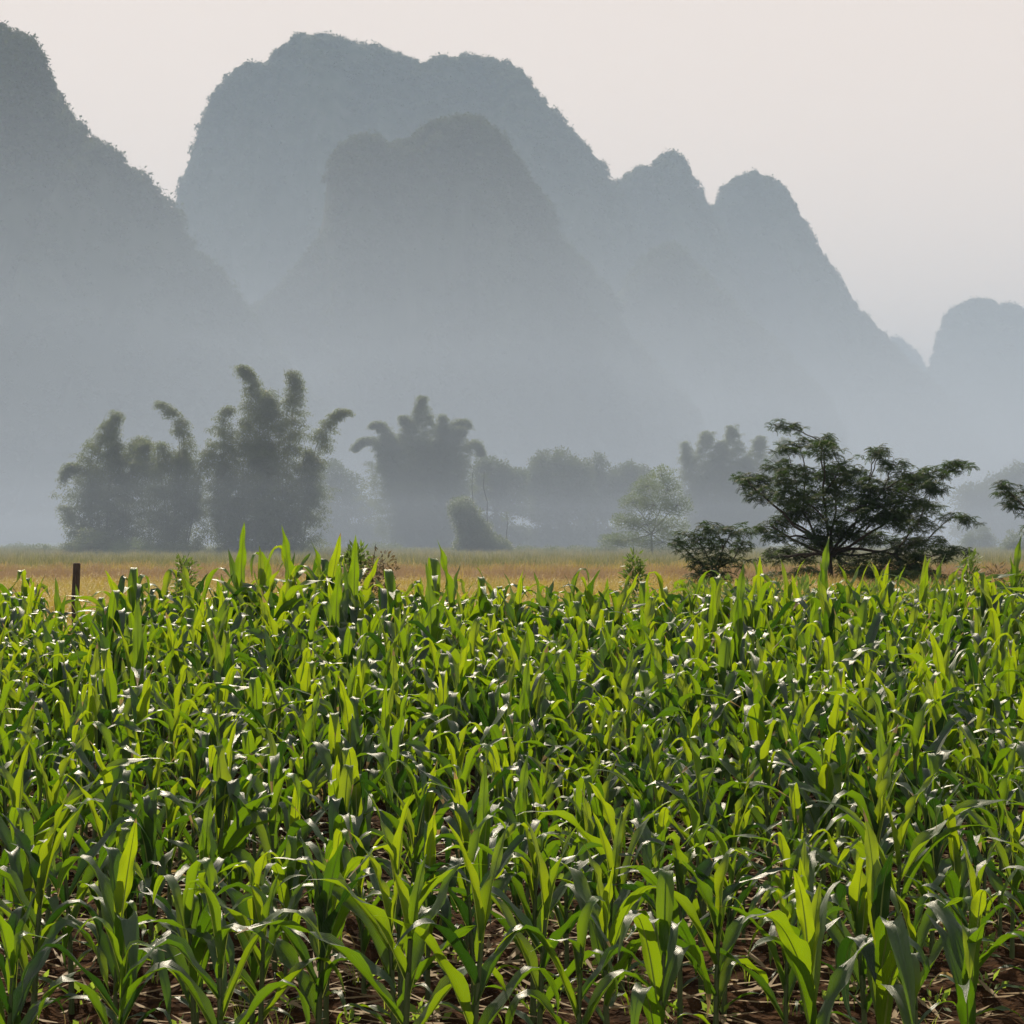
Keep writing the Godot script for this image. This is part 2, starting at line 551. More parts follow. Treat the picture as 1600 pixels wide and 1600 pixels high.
func make_far_trees() -> void:
	var culm := paint(0.09, 0.11, 0.04, 0.6)
	var bam := paint(0.035, 0.052, 0.02, 0.6, Color(0.16, 0.20, 0.04))
	var s := Shape.new()                                # a drooping spray of narrow bamboo leaves
	for k in 20:
		var yaw := rng.randf() * TAU
		var out := Vector3(cos(yaw), 0, sin(yaw))
		var p := out * rf(0.1, 0.75) + Vector3(0, rf(-0.35, 0.25), 0)
		var a := (out * rf(0.3, 1.0) + Vector3(0, rf(-1.2, -0.1), 0)).normalized()
		s.blade(p, a * rf(0.3, 0.46), a.cross(Vector3(rf(-0.4, 0.4), 1, rf(-0.4, 0.4))).normalized(), rf(0.09, 0.14))
	var spray := s.mesh(bam)
	var g := "bamboo clumps beyond the rice field"
	bamboo("left hand bamboo clump with a bushy pointed top and a fan drooping left", 190, 190, [
		[[[150, 870], [142, 790], [148, 720], [164, 668], [176, 642]], 38], [[[160, 870], [150, 790], [130, 735], [108, 728], [99, 748]], 15, 0.4], [[[190, 870], [190, 780], [200, 720], [218, 680]], 44],
		[[[230, 870], [236, 790], [232, 720], [228, 690]], 40], [[[140, 870], [128, 830], [118, 800], [104, 790]], 26], [[[165, 870], [168, 800], [172, 740], [186, 690]], 44]], spray, 0.8, culm, g)
	bamboo("slim bamboo clump with one tall hooked plume between two denser clumps", 186, 280, [
		[[[272, 870], [276, 770], [284, 700], [276, 650], [248, 626]], 21], [[[285, 870], [292, 800], [284, 740], [280, 700]], 34], [[[290, 870], [305, 780], [318, 715], [330, 704]], 14, 0.3], [[[262, 870], [262, 800], [256, 740], [252, 690]], 30]], spray, 0.8, culm, g)
	bamboo("tallest bamboo clump, with four plumes and a thin one leaning right", 184, 415, [
		[[[375, 870], [350, 770], [340, 700], [343, 655], [354, 632]], 26], [[[400, 870], [400, 760], [402, 660], [396, 596], [374, 570]], 32], [[[440, 870], [448, 740], [458, 650], [464, 605], [458, 578]], 25],
		[[[455, 870], [480, 770], [500, 690], [520, 648], [545, 640]], 18, 0.1], [[[390, 870], [372, 780], [372, 700], [385, 650]], 40], [[[430, 870], [430, 760], [428, 680], [424, 610]], 36], [[[470, 870], [476, 800], [480, 740], [478, 700]], 32], [[[365, 870], [352, 820], [346, 770], [350, 720]], 34], [[[415, 870], [415, 800], [412, 740], [408, 690]], 46]], spray, 0.8, culm, g)
	bamboo("hazy broad bamboo clump with a pointed crown behind the leaning bush", 290, 660, [
		[[[640, 860], [620, 760], [598, 700], [572, 684], [552, 700]], 18, 0.4], [[[650, 860], [632, 760], [612, 690], [592, 660], [578, 664]], 22, 0.3], [[[655, 860], [648, 740], [640, 670], [632, 650]], 38], [[[660, 860], [660, 740], [660, 660], [661, 620]], 36], [[[650, 860], [630, 760], [612, 700], [604, 678]], 34], [[[690, 860], [700, 760], [712, 690], [722, 668]], 36], [[[675, 860], [682, 740], [690, 670], [694, 648]], 34],
		[[[670, 860], [680, 740], [700, 680], [718, 656], [732, 664]], 28], [[[680, 860], [700, 760], [725, 700], [745, 690], [752, 710]], 22], [[[640, 860], [620, 800], [606, 740], [610, 700]], 40], [[[690, 860], [700, 800], [706, 740], [700, 700]], 42], [[[660, 860], [660, 800], [664, 740], [664, 690]], 50]], spray, 0.8, culm, g)
	bamboo("hazy bamboo clump with a round and a pointed plume behind the dark tree", 310, 1135, [
		[[[1100, 860], [1085, 770], [1075, 710], [1068, 690]], 24], [[[1110, 860], [1105, 760], [1104, 700], [1108, 672]], 38], [[[1140, 860], [1146, 760], [1147, 710], [1146, 662]], 34], [[[1160, 860], [1175, 760], [1182, 710], [1190, 682]], 38], [[[1125, 860], [1126, 780], [1128, 720], [1127, 688]], 34], [[[1180, 860], [1205, 770], [1218, 710], [1225, 684]], 24],
		[[[1120, 860], [1120, 800], [1120, 750], [1122, 715]], 46], [[[1165, 860], [1165, 800], [1165, 750], [1165, 715]], 46]], spray, 0.8, culm, g)
	var far_leaf := twig(34, 0.8, 0.34, 0.17, 0.3, paint(0.03, 0.045, 0.02, 0.7, Color(0.1, 0.13, 0.04)))
	g = "hazy trees beyond the rice field"
	tree("tree", "hazy sparse tree showing between the tallest and the broad bamboo", "tree", 330, Vector2(545, 860), Vector2(540, 810), [[515, 745, 22, 18], [545, 760, 24, 18], [530, 790, 30, 16], [565, 795, 24, 12], [510, 820, 34, 22], [580, 838, 34, 18], [545, 840, 40, 20]], far_leaf, 1.2, 0.3, 1.5, 0.0, g)
	tree("tree", "hazy spreading tree at the right foot of the broad bamboo", "tree", 300, Vector2(775, 860), Vector2(775, 800), [[765, 735, 26, 14], [790, 750, 26, 14], [805, 745, 16, 10], [760, 770, 28, 18], [800, 785, 28, 18], [775, 850, 40, 10], [748, 792, 16, 8], [770, 818, 24, 9], [800, 836, 28, 10], [745, 832, 20, 10]], far_leaf, 1.25, 0.3, 1.1, 0.0, g)
	tree("tree", "hazy tall round headed tree left of the young feathery tree", "tree", 310, Vector2(872, 860), Vector2(872, 800), [[868, 725, 34, 16], [845, 745, 24, 14], [895, 740, 28, 16], [870, 760, 46, 18], [850, 795, 34, 18], [895, 790, 34, 20], [835, 770, 20, 9], [905, 768, 24, 10], [870, 852, 50, 10], [866, 815, 20, 8], [895, 834, 28, 10], [842, 836, 24, 10]], far_leaf, 1.25, 0.3, 1.1, 0.0, g)
	tree("tree", "hazy tree with one small raised tuft behind the young feathery tree", "tree", 320, Vector2(930, 860), Vector2(930, 800), [[930, 730, 16, 14], [918, 755, 24, 14], [950, 758, 26, 14], [985, 742, 28, 14], [990, 770, 34, 22], [930, 790, 34, 20], [960, 800, 26, 12], [940, 852, 56, 10], [925, 822, 20, 9], [962, 836, 30, 10]], far_leaf, 1.25, 0.3, 1.1, 0.0, g)
	tree("tree", "pale line of low trees joining into one crown at the right edge", "tree", 420, Vector2(1585, 856), Vector2(1585, 830), [[1525, 780, 28, 18], [1555, 765, 24, 16], [1590, 752, 26, 20], [1610, 780, 40, 24], [1560, 805, 50, 20], [1540, 830, 50, 16], [1600, 825, 50, 22]], far_leaf, 1.5, 0.3, 1.8, 0.0, g)
	var young := twig(26, 0.7, 0.24, 0.09, -0.2, paint(0.045, 0.072, 0.026, 0.6, Color(0.15, 0.2, 0.05)))
	tree("young_tree", "young feathery grey green tree standing alone behind the rice", "tree", 165, Vector2(1018, 872), Vector2(1018, 835), [[1035, 742, 18, 10], [1010, 760, 20, 11], [1045, 765, 22, 12], [990, 785, 20, 10], [1020, 790, 26, 12], [1058, 790, 20, 12], [975, 815, 22, 8], [1010, 820, 28, 12], [1050, 822, 24, 12], [985, 845, 30, 8], [1035, 848, 30, 10], [960, 846, 20, 6]], young, 1.7, 0.09, 0.7, 0.3)
	var bush := twig(40, 0.6, 0.2, 0.1, 0.2, paint(0.032, 0.048, 0.02, 0.6, Color(0.14, 0.18, 0.04)))
	tree("bush", "leaning creeper covered bush with a round head, alone on the bank", "bush", 200, Vector2(752, 873), Vector2(745, 850), [[722, 797, 20, 13], [732, 815, 20, 16], [742, 835, 26, 18], [755, 855, 40, 16], [768, 866, 36, 10], [725, 862, 14, 10]], bush, 3.2, 0.12, 0.9)
	for t in [[742, 740, 738], [764, 738, 762], [792, 800, 790]]:
		var b := thing("sapling", ["thin bare sapling stem rising from the left of the leaning bush", "slender bare sapling above the middle of the leaning bush", "short bare stick standing right of the leaning bush"][[742, 764, 792].find(t[0])], "sapling", Vector3((t[0] - 800) / FOC * 205, 0, -205))
		limb(b, Vector3.ZERO, at(t[2] + rf(-6, 2), t[1], 205) - b.position, 0.07, 0.025, 0.0, "stem")
		var tip := at(t[2], t[1], 205) - b.position
		var pl := []
		for k in 9: pl.append(Transform3D(Basis(Vector3.UP, rng.randf() * TAU).scaled(Vector3.ONE * 0.45), tip * rf(0.75, 1.0) + Vector3(rf(-0.4, 0.4), 0, rf(-0.4, 0.4))))
		many("foliage", young, pl, b)
	var i := 0
	for b in [[30, 868, 44, 12, 235, "low hazy bush at the left end of the bank"], [140, 858, 40, 22, 180, "rounded pale bush at the foot of the left bamboo clump"], [208, 862, 36, 15, 178, "light green weedy bush right of the rounded pale one"], [275, 866, 40, 12, 180, "low shrub under the slim hooked bamboo"], [860, 866, 18, 8, 190, "small weedy shrub, left one of three before the round headed tree"], [905, 867, 26, 9, 195, "small weedy shrub, middle one of three before the round headed tree"], [945, 865, 22, 10, 188, "small weedy shrub, right one of three beside the young feathery tree"], [60, 866, 30, 10, 200, "low grey green shrub between the left end and the rounded pale bush"], [480, 868, 26, 8, 190, "small shrub right of the foot of the tallest bamboo"], [690, 868, 22, 7, 195, "small shrub touching the left side of the leaning bush"], [820, 866, 24, 7, 205, "low shrub midway between the leaning bush and the weedy shrubs"], [1100, 862, 30, 8, 230, "low hazy shrub behind the grey green drooping shrub"], [1530, 842, 24, 18, 260, "small hazy round shrub alone near the right edge"], [1592, 852, 28, 18, 200, "darker shrub cut by the right edge above the rice"], [600, 862, 40, 8, 230, "long low shrub in haze under the sparse tree"]]:
		tree("shrub", b[5], "shrub", b[4], Vector2(b[0], b[1] + 8), Vector2(b[0], b[1] + 2), [[b[0], b[1], b[2] * 0.7, b[3]], [b[0] - b[2] * 0.6, b[1] + b[3] * 0.4, b[2] * 0.5, b[3] * 0.6], [b[0] + b[2] * 0.6, b[1] + b[3] * 0.4, b[2] * 0.5, b[3] * 0.6]], bush if i != 2 else young, 1.6, 0.06, 0.8, 0.0, "shrubs along the bank")
		i += 1

func make_near_trees() -> void:
	var leafy := paint(0.015, 0.029, 0.010, 0.65, Color(0.04, 0.075, 0.01), 0.2)
	var spray := frond_spray(leafy)
	tree("shade_tree", "dark spreading tree with layered drooping leaves standing in the rice", "tree", 68, Vector2(1297, 932), Vector2(1297, 868), [
		[1222, 662, 16, 6], [1247, 668, 16, 6], [1262, 684, 18, 8], [1288, 690, 22, 12], [1306, 684, 12, 8], [1275, 706, 28, 12], [1222, 704, 20, 6], [1225, 722, 22, 8],
		[1180, 742, 22, 7], [1168, 752, 12, 8], [1205, 752, 28, 12], [1190, 772, 24, 10], [1235, 745, 30, 14], [1240, 775, 34, 14], [1270, 740, 26, 14], [1285, 775, 34, 16], [1262, 800, 34, 12], [1320, 765, 34, 16],
		[1310, 800, 36, 16], [1322, 728, 26, 10], [1350, 712, 22, 7], [1362, 706, 12, 5], [1340, 742, 30, 12], [1378, 730, 24, 8], [1365, 770, 36, 14], [1350, 795, 34, 14], [1405, 742, 24, 8], [1415, 758, 34, 12],
		[1440, 750, 26, 10], [1462, 738, 26, 8], [1488, 730, 22, 7], [1505, 724, 12, 5], [1395, 785, 34, 10], [1450, 765, 22, 8], [1430, 805, 30, 8], [1460, 792, 28, 8], [1490, 808, 24, 6], [1512, 814, 14, 6], [1420, 822, 32, 8],
		[1215, 822, 26, 8], [1240, 812, 22, 9], [1205, 838, 22, 6], [1385, 840, 32, 9], [1420, 850, 32, 9], [1455, 845, 28, 8], [1480, 860, 24, 6], [1440, 868, 30, 8], [1390, 866, 34, 10], [1240, 862, 28, 8], [1215, 872, 22, 8], [1270, 872, 22, 8], [1330, 868, 26, 10], [1290, 828, 30, 12], [1330, 838, 32, 12], [1262, 842, 26, 10], [1310, 856, 30, 10], [1250, 792, 26, 12], [1305, 742, 28, 12], [1345, 762, 28, 12], [1370, 815, 30, 10], [1398, 806, 26, 10], [1350, 886, 30, 10], [1395, 888, 36, 12], [1430, 890, 26, 10]], spray, 2.4, 0.11, 0.60, 0.3)
	tree("broadleaf_shrub", "grey green drooping shrub at the left foot of the dark tree", "shrub", 62, Vector2(1115, 938), Vector2(1115, 895), [
		[1075, 838, 20, 8], [1060, 852, 14, 8], [1100, 824, 18, 8], [1120, 832, 24, 10], [1145, 826, 20, 7], [1165, 832, 16, 6], [1095, 852, 26, 10], [1130, 856, 28, 10], [1160, 852, 22, 8], [1085, 872, 20, 8], [1110, 880, 28, 10], [1145, 878, 24, 8], [1090, 896, 18, 8], [1120, 902, 26, 10]], spray, 1.8, 0.06, 0.62, 0.3)
	tree("shade_tree", "tree reaching one leafy branch in from the right edge", "tree", 60, Vector2(1700, 940), Vector2(1690, 850), [
		[1562, 756, 10, 6], [1575, 768, 14, 7], [1590, 780, 14, 8], [1572, 790, 14, 5], [1605, 768, 16, 8], [1600, 800, 18, 8], [1640, 740, 34, 14], [1680, 710, 40, 18], [1720, 740, 44, 20], [1660, 780, 36, 14], [1740, 790, 50, 22], [1690, 680, 30, 14], [1650, 815, 34, 12]], spray, 2.2, 0.12, 0.62, 0.3)
	var low := frond_spray(paint(0.022, 0.04, 0.014, 0.7, Color(0.08, 0.12, 0.02), 0.3))
	tree("undergrowth", "dark bushy undergrowth around the foot of the dark tree", "undergrowth", 66, Vector2(1390, 932), Vector2(1390, 915), [
		[1330, 905, 26, 12], [1365, 900, 28, 14], [1400, 905, 30, 16], [1435, 908, 26, 14], [1470, 915, 22, 10], [1500, 922, 22, 8], [1270, 912, 22, 10], [1225, 905, 24, 10], [1190, 908, 20, 10], [1250, 895, 20, 8]], low, 3.4, 0.04, 0.66, 0.0, "", false)

# ---------------------------------------------------------------- rice field and grassy bank
func tuft(n_blades: int, h: float, spread: float, w: float, bend: float, mat: Material, heads: Material = null) -> ArrayMesh:
	var s := Shape.new()
	var e := Shape.new()
	for k in n_blades:
		var yaw := rng.randf() * TAU
		var out := Vector3(cos(yaw), 0, sin(yaw))
		var p := out * rf(0, spread)
		var hh := h * rf(0.65, 1.05)
		var side := out.cross(Vector3.UP)
		var rows := []
		for i in 4:
			var t := i / 3.0
			var c := p + Vector3.UP * hh * t * (1.0 - 0.25 * bend * t) + out * bend * hh * 0.6 * t * t
			var ww := w * (1.0 - t * 0.92)
			rows.append([c - side * ww * 0.5, c + side * ww * 0.5])
		s.grid(rows)
		if heads and k % 2 == 0:
			var c2 := p + Vector3.UP * hh * 0.86 + out * bend * hh * 0.4
			for i in 5:
				var t := i / 4.0
				e.blade(c2 + out * t * 0.11 + Vector3.DOWN * t * t * 0.1, (out + Vector3(rf(-0.5, 0.5), -0.8 * t, rf(-0.5, 0.5))).normalized() * 0.05, side, 0.028)
	var m := s.mesh(mat)
	if heads: e.add_to(m, heads)
	return m

func scatter(z0: float, z1: float, per_m2: float, size: float, edge := 0.30) -> Array:
	var out := []
	var patch := FastNoiseLite.new()
	patch.seed = int(per_m2 * 10.0)
	patch.frequency = 0.25
	var z := z0
	while z < z1:
		var step := 0.4
		var hw := z * edge + 1.0
		for k in int(hw * 2.0 * step * per_m2):
			var sc := size * rf(0.75, 1.25)
			var px := rf(-hw, hw)
			var pz := -z - rf(0, step)
			sc *= 1.0 + 0.35 * patch.get_noise_2d(px, pz * 0.5)
			out.append(Transform3D(Basis(Vector3.UP, rng.randf() * TAU).scaled(Vector3.ONE * sc), Vector3(px, 0.0, pz)))
		z += step
	return out

func make_rice() -> void:
	var gold := paint(0.24, 0.185, 0.04, 0.8, Color(0.42, 0.32, 0.05))
	var grain := paint(0.28, 0.20, 0.05, 0.7, Color(0.36, 0.27, 0.07))
	var green := paint(0.12, 0.16, 0.03, 0.6, Color(0.3, 0.36, 0.05))
	var dull := paint(0.19, 0.13, 0.075, 0.8, Color(0.26, 0.18, 0.09))
	var f := thing("rice_field", "golden ripe rice in a band behind the maize", "rice", Vector3.ZERO)
	f.set_meta("kind", "stuff")
	many("rice_plants", tuft(22, 0.82, 0.10, 0.014, 0.5, gold, grain), scatter(27, 66, 6.0, 1.0), f)
	many("green_stems", tuft(18, 0.80, 0.10, 0.014, 0.45, green, grain), scatter(27, 66, 2.4, 1.0), f)
	var f2 := thing("rice_field", "duller brown rice behind the golden band", "rice", Vector3.ZERO)
	f2.set_meta("kind", "stuff")
	many("rice_plants", tuft(22, 0.8, 0.16, 0.02, 0.5, dull, dull), scatter(66, 95, 3.5, 1.0), f2)
	many("golden_stems", tuft(18, 0.84, 0.16, 0.02, 0.45, gold, grain), scatter(86, 98, 2.0, 1.0), f2)
	var bed := StandardMaterial3D.new()
	bed.albedo_texture = noise_texture(0.02, 41, [Color(0.08, 0.06, 0.02), Color(0.16, 0.11, 0.03), Color(0.2, 0.15, 0.05)])
	bed.uv1_triplanar = true
	bed.uv1_world_triplanar = true
	bed.uv1_scale = Vector3.ONE * 0.3
	bed.roughness = 1.0
	bed.metallic_specular = 0.1
	tag(part("field_bed", sheet(-45, 45, -26.5, -98, 0.0, 40, 40, 0.05, 0.5, 8).mesh(bed), self), "straw coloured ground under the rice", "ground", "", "structure")

func make_bank() -> void:
	var grass := paint(0.11, 0.115, 0.05, 0.8, Color(0.18, 0.18, 0.06), 0.2)
	var straw := paint(0.20, 0.18, 0.09, 0.8, Color(0.25, 0.22, 0.1))
	var o := thing("bank_grass", "tall pale green grass on the misty bank behind the rice", "grass", Vector3.ZERO)
	o.set_meta("kind", "stuff")
	many("grass", tuft(16, 0.9, 0.4, 0.05, 0.5, grass), scatter(98, 250, 0.9, 1.0), o)
	many("straw", tuft(14, 1.0, 0.4, 0.04, 0.5, straw), scatter(98, 200, 0.4, 1.0), o)

# ---------------------------------------------------------------- maize
# One leaf: rises from the stalk at a0 radians from upright, arches by `arch`, folds over by `kink` at `where`
func maize_leaf(length: float, width: float, a0: float, arch: float, kink: float, where: float, twist: float, fold: float, droop_tip: float, rows_n := 15) -> Array:
	var s := Shape.new()
	var rib := Shape.new()
	var rows := []
	var ribs := []
	var p := Vector3.ZERO
	var ph := rng.randf() * TAU
	var ph2 := rng.randf() * TAU
	var wav := rf(0.07, 0.22) * width
	var sway := rf(-0.35, 0.35)
	var yaw := 0.0
	for i in rows_n + 1:
		var t := float(i) / rows_n
		var ang := a0 + arch * t * t + kink * smoothstep(where - 0.09, where + 0.10, t) + droop_tip * t * t * t
		yaw = sway * t * t
		var dir := Vector3(sin(ang) * cos(yaw), cos(ang), sin(ang) * sin(yaw))
		if i > 0: p += dir * length / rows_n
		var side := Vector3(-sin(yaw), 0, cos(yaw))
		side = side.rotated(dir, twist * t)
		var nn := side.cross(dir).normalized()
		var w := width * minf(1.0, 0.42 + 2.1 * t) * pow(maxf(0.0, 1.0 - pow(t, 2.0)), 1.0) * 0.5
		var f := fold * (1.0 - t) + 0.12
		w *= 1.0 + 0.07 * sin(t * 31.0 + ph) * sin(t * 13.0 + ph2)
		var row := []
		for j in [-1.0, -0.5, 0.0, 0.5, 1.0]:
			var u: float = j
			var ruffle := wav * u * u * sin(t * 17.0 + (ph if u > 0 else ph2)) * sin(PI * t)
			row.append(p + side * u * w * cos(f * absf(u)) + nn * (absf(u) * w * sin(f) + ruffle))
		rows.append(row)
		ribs.append([p - side * 0.004 * (1.1 - t) - nn * 0.0006, p - nn * 0.0035 * (1.1 - t), p + side * 0.004 * (1.1 - t) - nn * 0.0006])
	var tip := Shape.new()
	if rng.randf() < 0.22:                              # a withered brown tip
		var cut := rows_n - rng.randi_range(1, 2)
		tip.grid(rows.slice(cut))
		s.grid(rows.slice(0, cut + 1))
	else:
		s.grid(rows)
	rib.grid(ribs)
	return [s, rib, tip]

func maize_variant(style: Dictionary) -> Array:        # [[name, [[shape, material], ...], transform], ...]
	var out := []
	var n := rng.randi_range(8, 10)
	var hs: float = style.get("stalk", 0.52) + 0.12
	var st := Shape.new()
	var pts := []
	var rad := []
	var lean := Vector3(rf(-0.04, 0.04), 0, rf(-0.04, 0.04))
	for k in 13:
		var t := k / 12.0
		pts.append(Vector3(0, -0.04 + (hs + 0.10) * t, 0) + lean * t * t)
		rad.append(lerpf(0.0150, 0.0085, t) * (1.18 if k % 2 == 0 else 1.0))
	st.tube(pts, rad, 7)
	out.append(["stalk", [[st, stalk_mat]], Transform3D()])
	var phi := rng.randf() * TAU
	for i in n:
		var t := float(i) / (n - 1)
		var y := 0.08 + (hs - 0.01) * pow(t, 0.85)
		var az := phi + (i % 2) * PI + rf(-0.4, 0.4)
		var L: Array
		var mat: Material = leaf_mats[rng.randi() % leaf_mats.size()]
		if i < 2:
			var dead: bool = i == 0 and style.get("dry", false)
			L = maize_leaf(rf(0.28, 0.42), rf(0.035, 0.05), rf(0.7, 1.1), rf(0.8, 1.5), 0.0, 0.6, rf(-0.8, 0.8), 0.5, 0.6, 12)
			if dead:
				L = maize_leaf(rf(0.3, 0.4), rf(0.03, 0.04), 0.9, 2.0, 0.5, 0.4, rf(-2, 2), 0.9, 0.3, 12)
				mat = dry_mat
		elif t < 0.72:
			var kk := rf(0.8, 1.7) if rng.randf() < style.get("kinks", 0.5) + 0.12 else 0.0
			L = maize_leaf(rf(0.50, 0.80), rf(0.086, 0.118), rf(0.26, 0.66), rf(0.3, 1.25), kk, rf(0.40, 0.72), rf(-0.7, 0.7), 0.65, rf(0.1, 0.9))
		else:
			var kk := rf(1.5, 2.5) if rng.randf() < style.get("top_kinks", 0.3) + 0.18 else 0.0
			L = maize_leaf(rf(0.36, 0.56), rf(0.076, 0.104), rf(0.06, 0.28), rf(0.05, 0.45), kk, rf(0.5, 0.74), rf(-0.6, 0.6), 0.8, rf(0.0, 0.4))
			mat = whorl_mats[rng.randi() % 2] if rng.randf() < 0.6 else mat
		var b := Basis(Vector3.UP, az)
		out.append(["leaf", [[L[0], mat], [L[1], rib_mat], [L[2], dry_mat]], Transform3D(b, Vector3(0, y, 0) + lean * t * t + b * Vector3(0.008, 0, 0))])
	return out

func as_mesh(list: Array) -> ArrayMesh:
	var m := ArrayMesh.new()
	for x in list: x[0].add_to(m, x[1])
	return m

func ordinal(n: int) -> String:
	var names := ["first", "second", "third", "fourth", "fifth", "sixth", "seventh", "eighth", "ninth", "tenth", "eleventh", "twelfth", "thirteenth", "fourteenth", "fifteenth", "sixteenth", "seventeenth", "eighteenth", "nineteenth", "twentieth"]
	if n <= 20: return names[n - 1]
	if n < 30: return "twenty-" + names[n - 21]
	return ["thirtieth", "thirty-first", "thirty-second", "thirty-third", "thirty-fourth", "thirty-fifth", "thirty-sixth", "thirty-seventh", "thirty-eighth", "thirty-ninth"][n - 30]

func make_maize() -> void:
	var styles := [
		[{"kinks": 0.7, "top_kinks": 0.7}, "with its top leaves folded over"], [{"kinks": 0.3, "top_kinks": 0.0}, "with upright pointed top leaves"], [{"kinks": 0.6, "top_kinks": 0.3, "dry": true}, "with a withered lowest leaf"],
		[{"kinks": 0.9, "top_kinks": 0.3}, "with many bent leaves"], [{"kinks": 0.0, "top_kinks": 0.0}, "with evenly arching leaves"], [{"kinks": 0.5, "top_kinks": 0.6, "stalk": 0.58}, "with a long stalk"],
		[{"kinks": 0.5, "top_kinks": 0.2, "stalk": 0.44}, "with a short stalk"], [{"kinks": 0.7, "top_kinks": 0.4, "dry": true}, "with a brown curled lower leaf"], [{"kinks": 0.2, "top_kinks": 0.5}, "with loosely hanging leaves"],
		[{"kinks": 0.6, "top_kinks": 0.1}, "with a slim bright top"], [{"kinks": 0.4, "top_kinks": 0.9}, "with a squarely folded top leaf"], [{"kinks": 0.8, "top_kinks": 0.2, "stalk": 0.50}, "with drooping side leaves"],
		[{"kinks": 0.5, "top_kinks": 0.3}, "with spreading leaves"], [{"kinks": 0.4, "top_kinks": 0.0, "stalk": 0.56}, "with a tall green top"]]
	var proto := []
	var whole := []
	for s in styles:
		var v := maize_variant(s[0])
		var meshes := []
		for x in v: meshes.append([x[0], as_mesh(x[1]), x[2]])
		proto.append(meshes)
		var by_mat := {}
		for x in v:
			for y in x[1]:
				if not by_mat.has(y[1]): by_mat[y[1]] = Shape.new()
				by_mat[y[1]].merge(y[0], x[2])
		var m := ArrayMesh.new()
		for k in by_mat: by_mat[k].add_to(m, k)
		whole.append(m)
	# where they stand: rows that run across the view
	var fn := FastNoiseLite.new()
	fn.seed = 5
	fn.frequency = 0.35
	var spots := []
	var row := 0
	var d := 6.9
	while d < 25.5:
		row += 1
		var hw := d * 0.268 * 1.08 + 0.5
		var x := -hw + rf(0, 0.3)
		while x < hw:
			var grow := lerpf(0.90, 1.49, smoothstep(8.0, 24.0, d)) * (1.0 + 0.16 * fn.get_noise_2d(x, d)) * rf(0.80, 1.10) * (1.0 + smoothstep(17.0, 23.0, d) * (0.13 * exp(-pow((x / d + 0.107) / 0.03, 2.0)) - 0.26 * exp(-pow((x / d + 0.2284) / 0.02, 2.0)) + rf(-0.10, 0.12)))
			var p := Vector3(x + rf(-0.06, 0.06), 0, -d - rf(-0.13, 0.13) - 0.25 * sin(x * 0.5 + row * 0.2))
			if rng.randf() > 0.06:
				spots.append({"p": p, "row": row, "s": grow, "v": rng.randi() % proto.size(), "a": rng.randf() * TAU, "in": absf(p.x) < -p.z * 0.268 + 0.05})
			x += rf(0.25, 0.38)
		d += 0.64
	# the nearest 290 in view singly
	var near := spots.filter(func(q): return q["in"])
	near.sort_custom(func(a, b): return -a.p.z / a.s < -b.p.z / b.s)
	near = near.slice(0, 292)
	var firsts := []
	for k in proto.size(): firsts.append(null)
	near.sort_custom(func(a, b): return a.row < b.row or (a.row == b.row and a.p.x < b.p.x))
	var count := 0
	var last := -1
	for q in near:
		q.single = true
		count = count + 1 if q.row == last else 1
		last = q.row
		var label := "maize plant %s, %s from left, %s row from the front" % [styles[q.v][1], ordinal(count), ordinal(q.row)]
		place_maize(proto, firsts, q, label)
	for t in [[408, 850, 23.6, 1, "tall maize plant with a dark drooping leaf against the mist, at left"], [424, 862, 24.0, 0, "tall maize plant with a folded top standing out left of centre"], [514, 842, 23.8, 13, "tallest upright maize plant standing out against the mist"], [490, 868, 24.3, 3, "tall maize plant with bent leaves left of the tallest upright one"], [535, 866, 24.2, 8, "tall maize plant with a leaf reaching right beside the tallest one"], [1383, 872, 24.0, 1, "tall upright maize plant before the foot of the dark tree"], [1090, 905, 24.4, 5, "tall maize plant before the grey green drooping shrub"], [212, 905, 23.0, 4, "tall maize plant right of the wooden post"]]:
		var q2 := {"p": Vector3((t[0] - 800.0) / FOC * t[2], 0, -t[2]), "s": 0.0, "v": t[3], "a": rng.randf() * TAU}
		var want: float = EYE_H + (HOR - t[1]) / FOC * t[2]
		q2.s = want / whole[t[3]].get_aabb().end.y
		place_maize(proto, firsts, q2, t[4])
	var o := thing("maize_field", "dense maize plants filling the field behind the nearest rows", "maize", Vector3.ZERO)
	o.set_meta("kind", "stuff")
	for k in proto.size():
		var places := []
		for q in spots:
			if q.v == k and not q.has("single"):
				places.append(Transform3D(Basis(Vector3.UP, q.a).scaled(Vector3.ONE * q.s), q.p))
		many("maize_plants", whole[k], places, o)

func place_maize(proto: Array, firsts: Array, q: Dictionary, label: String) -> void:
	var o: Node3D
	if firsts[q.v] == null:
		o = thing("maize_plant", label, "maize plant", q.p, "maize plants in the field")
		for x in proto[q.v]:
			part(x[0], x[1], o).transform = x[2]
		firsts[q.v] = o
	else:
		o = firsts[q.v].duplicate()
		o.name = numbered("maize_plant")
		add_child(o)
		tag(o, label, "maize plant", "maize plants in the field")
	o.transform = Transform3D(Basis(Vector3.UP, q.a).scaled(Vector3.ONE * q.s), q.p)

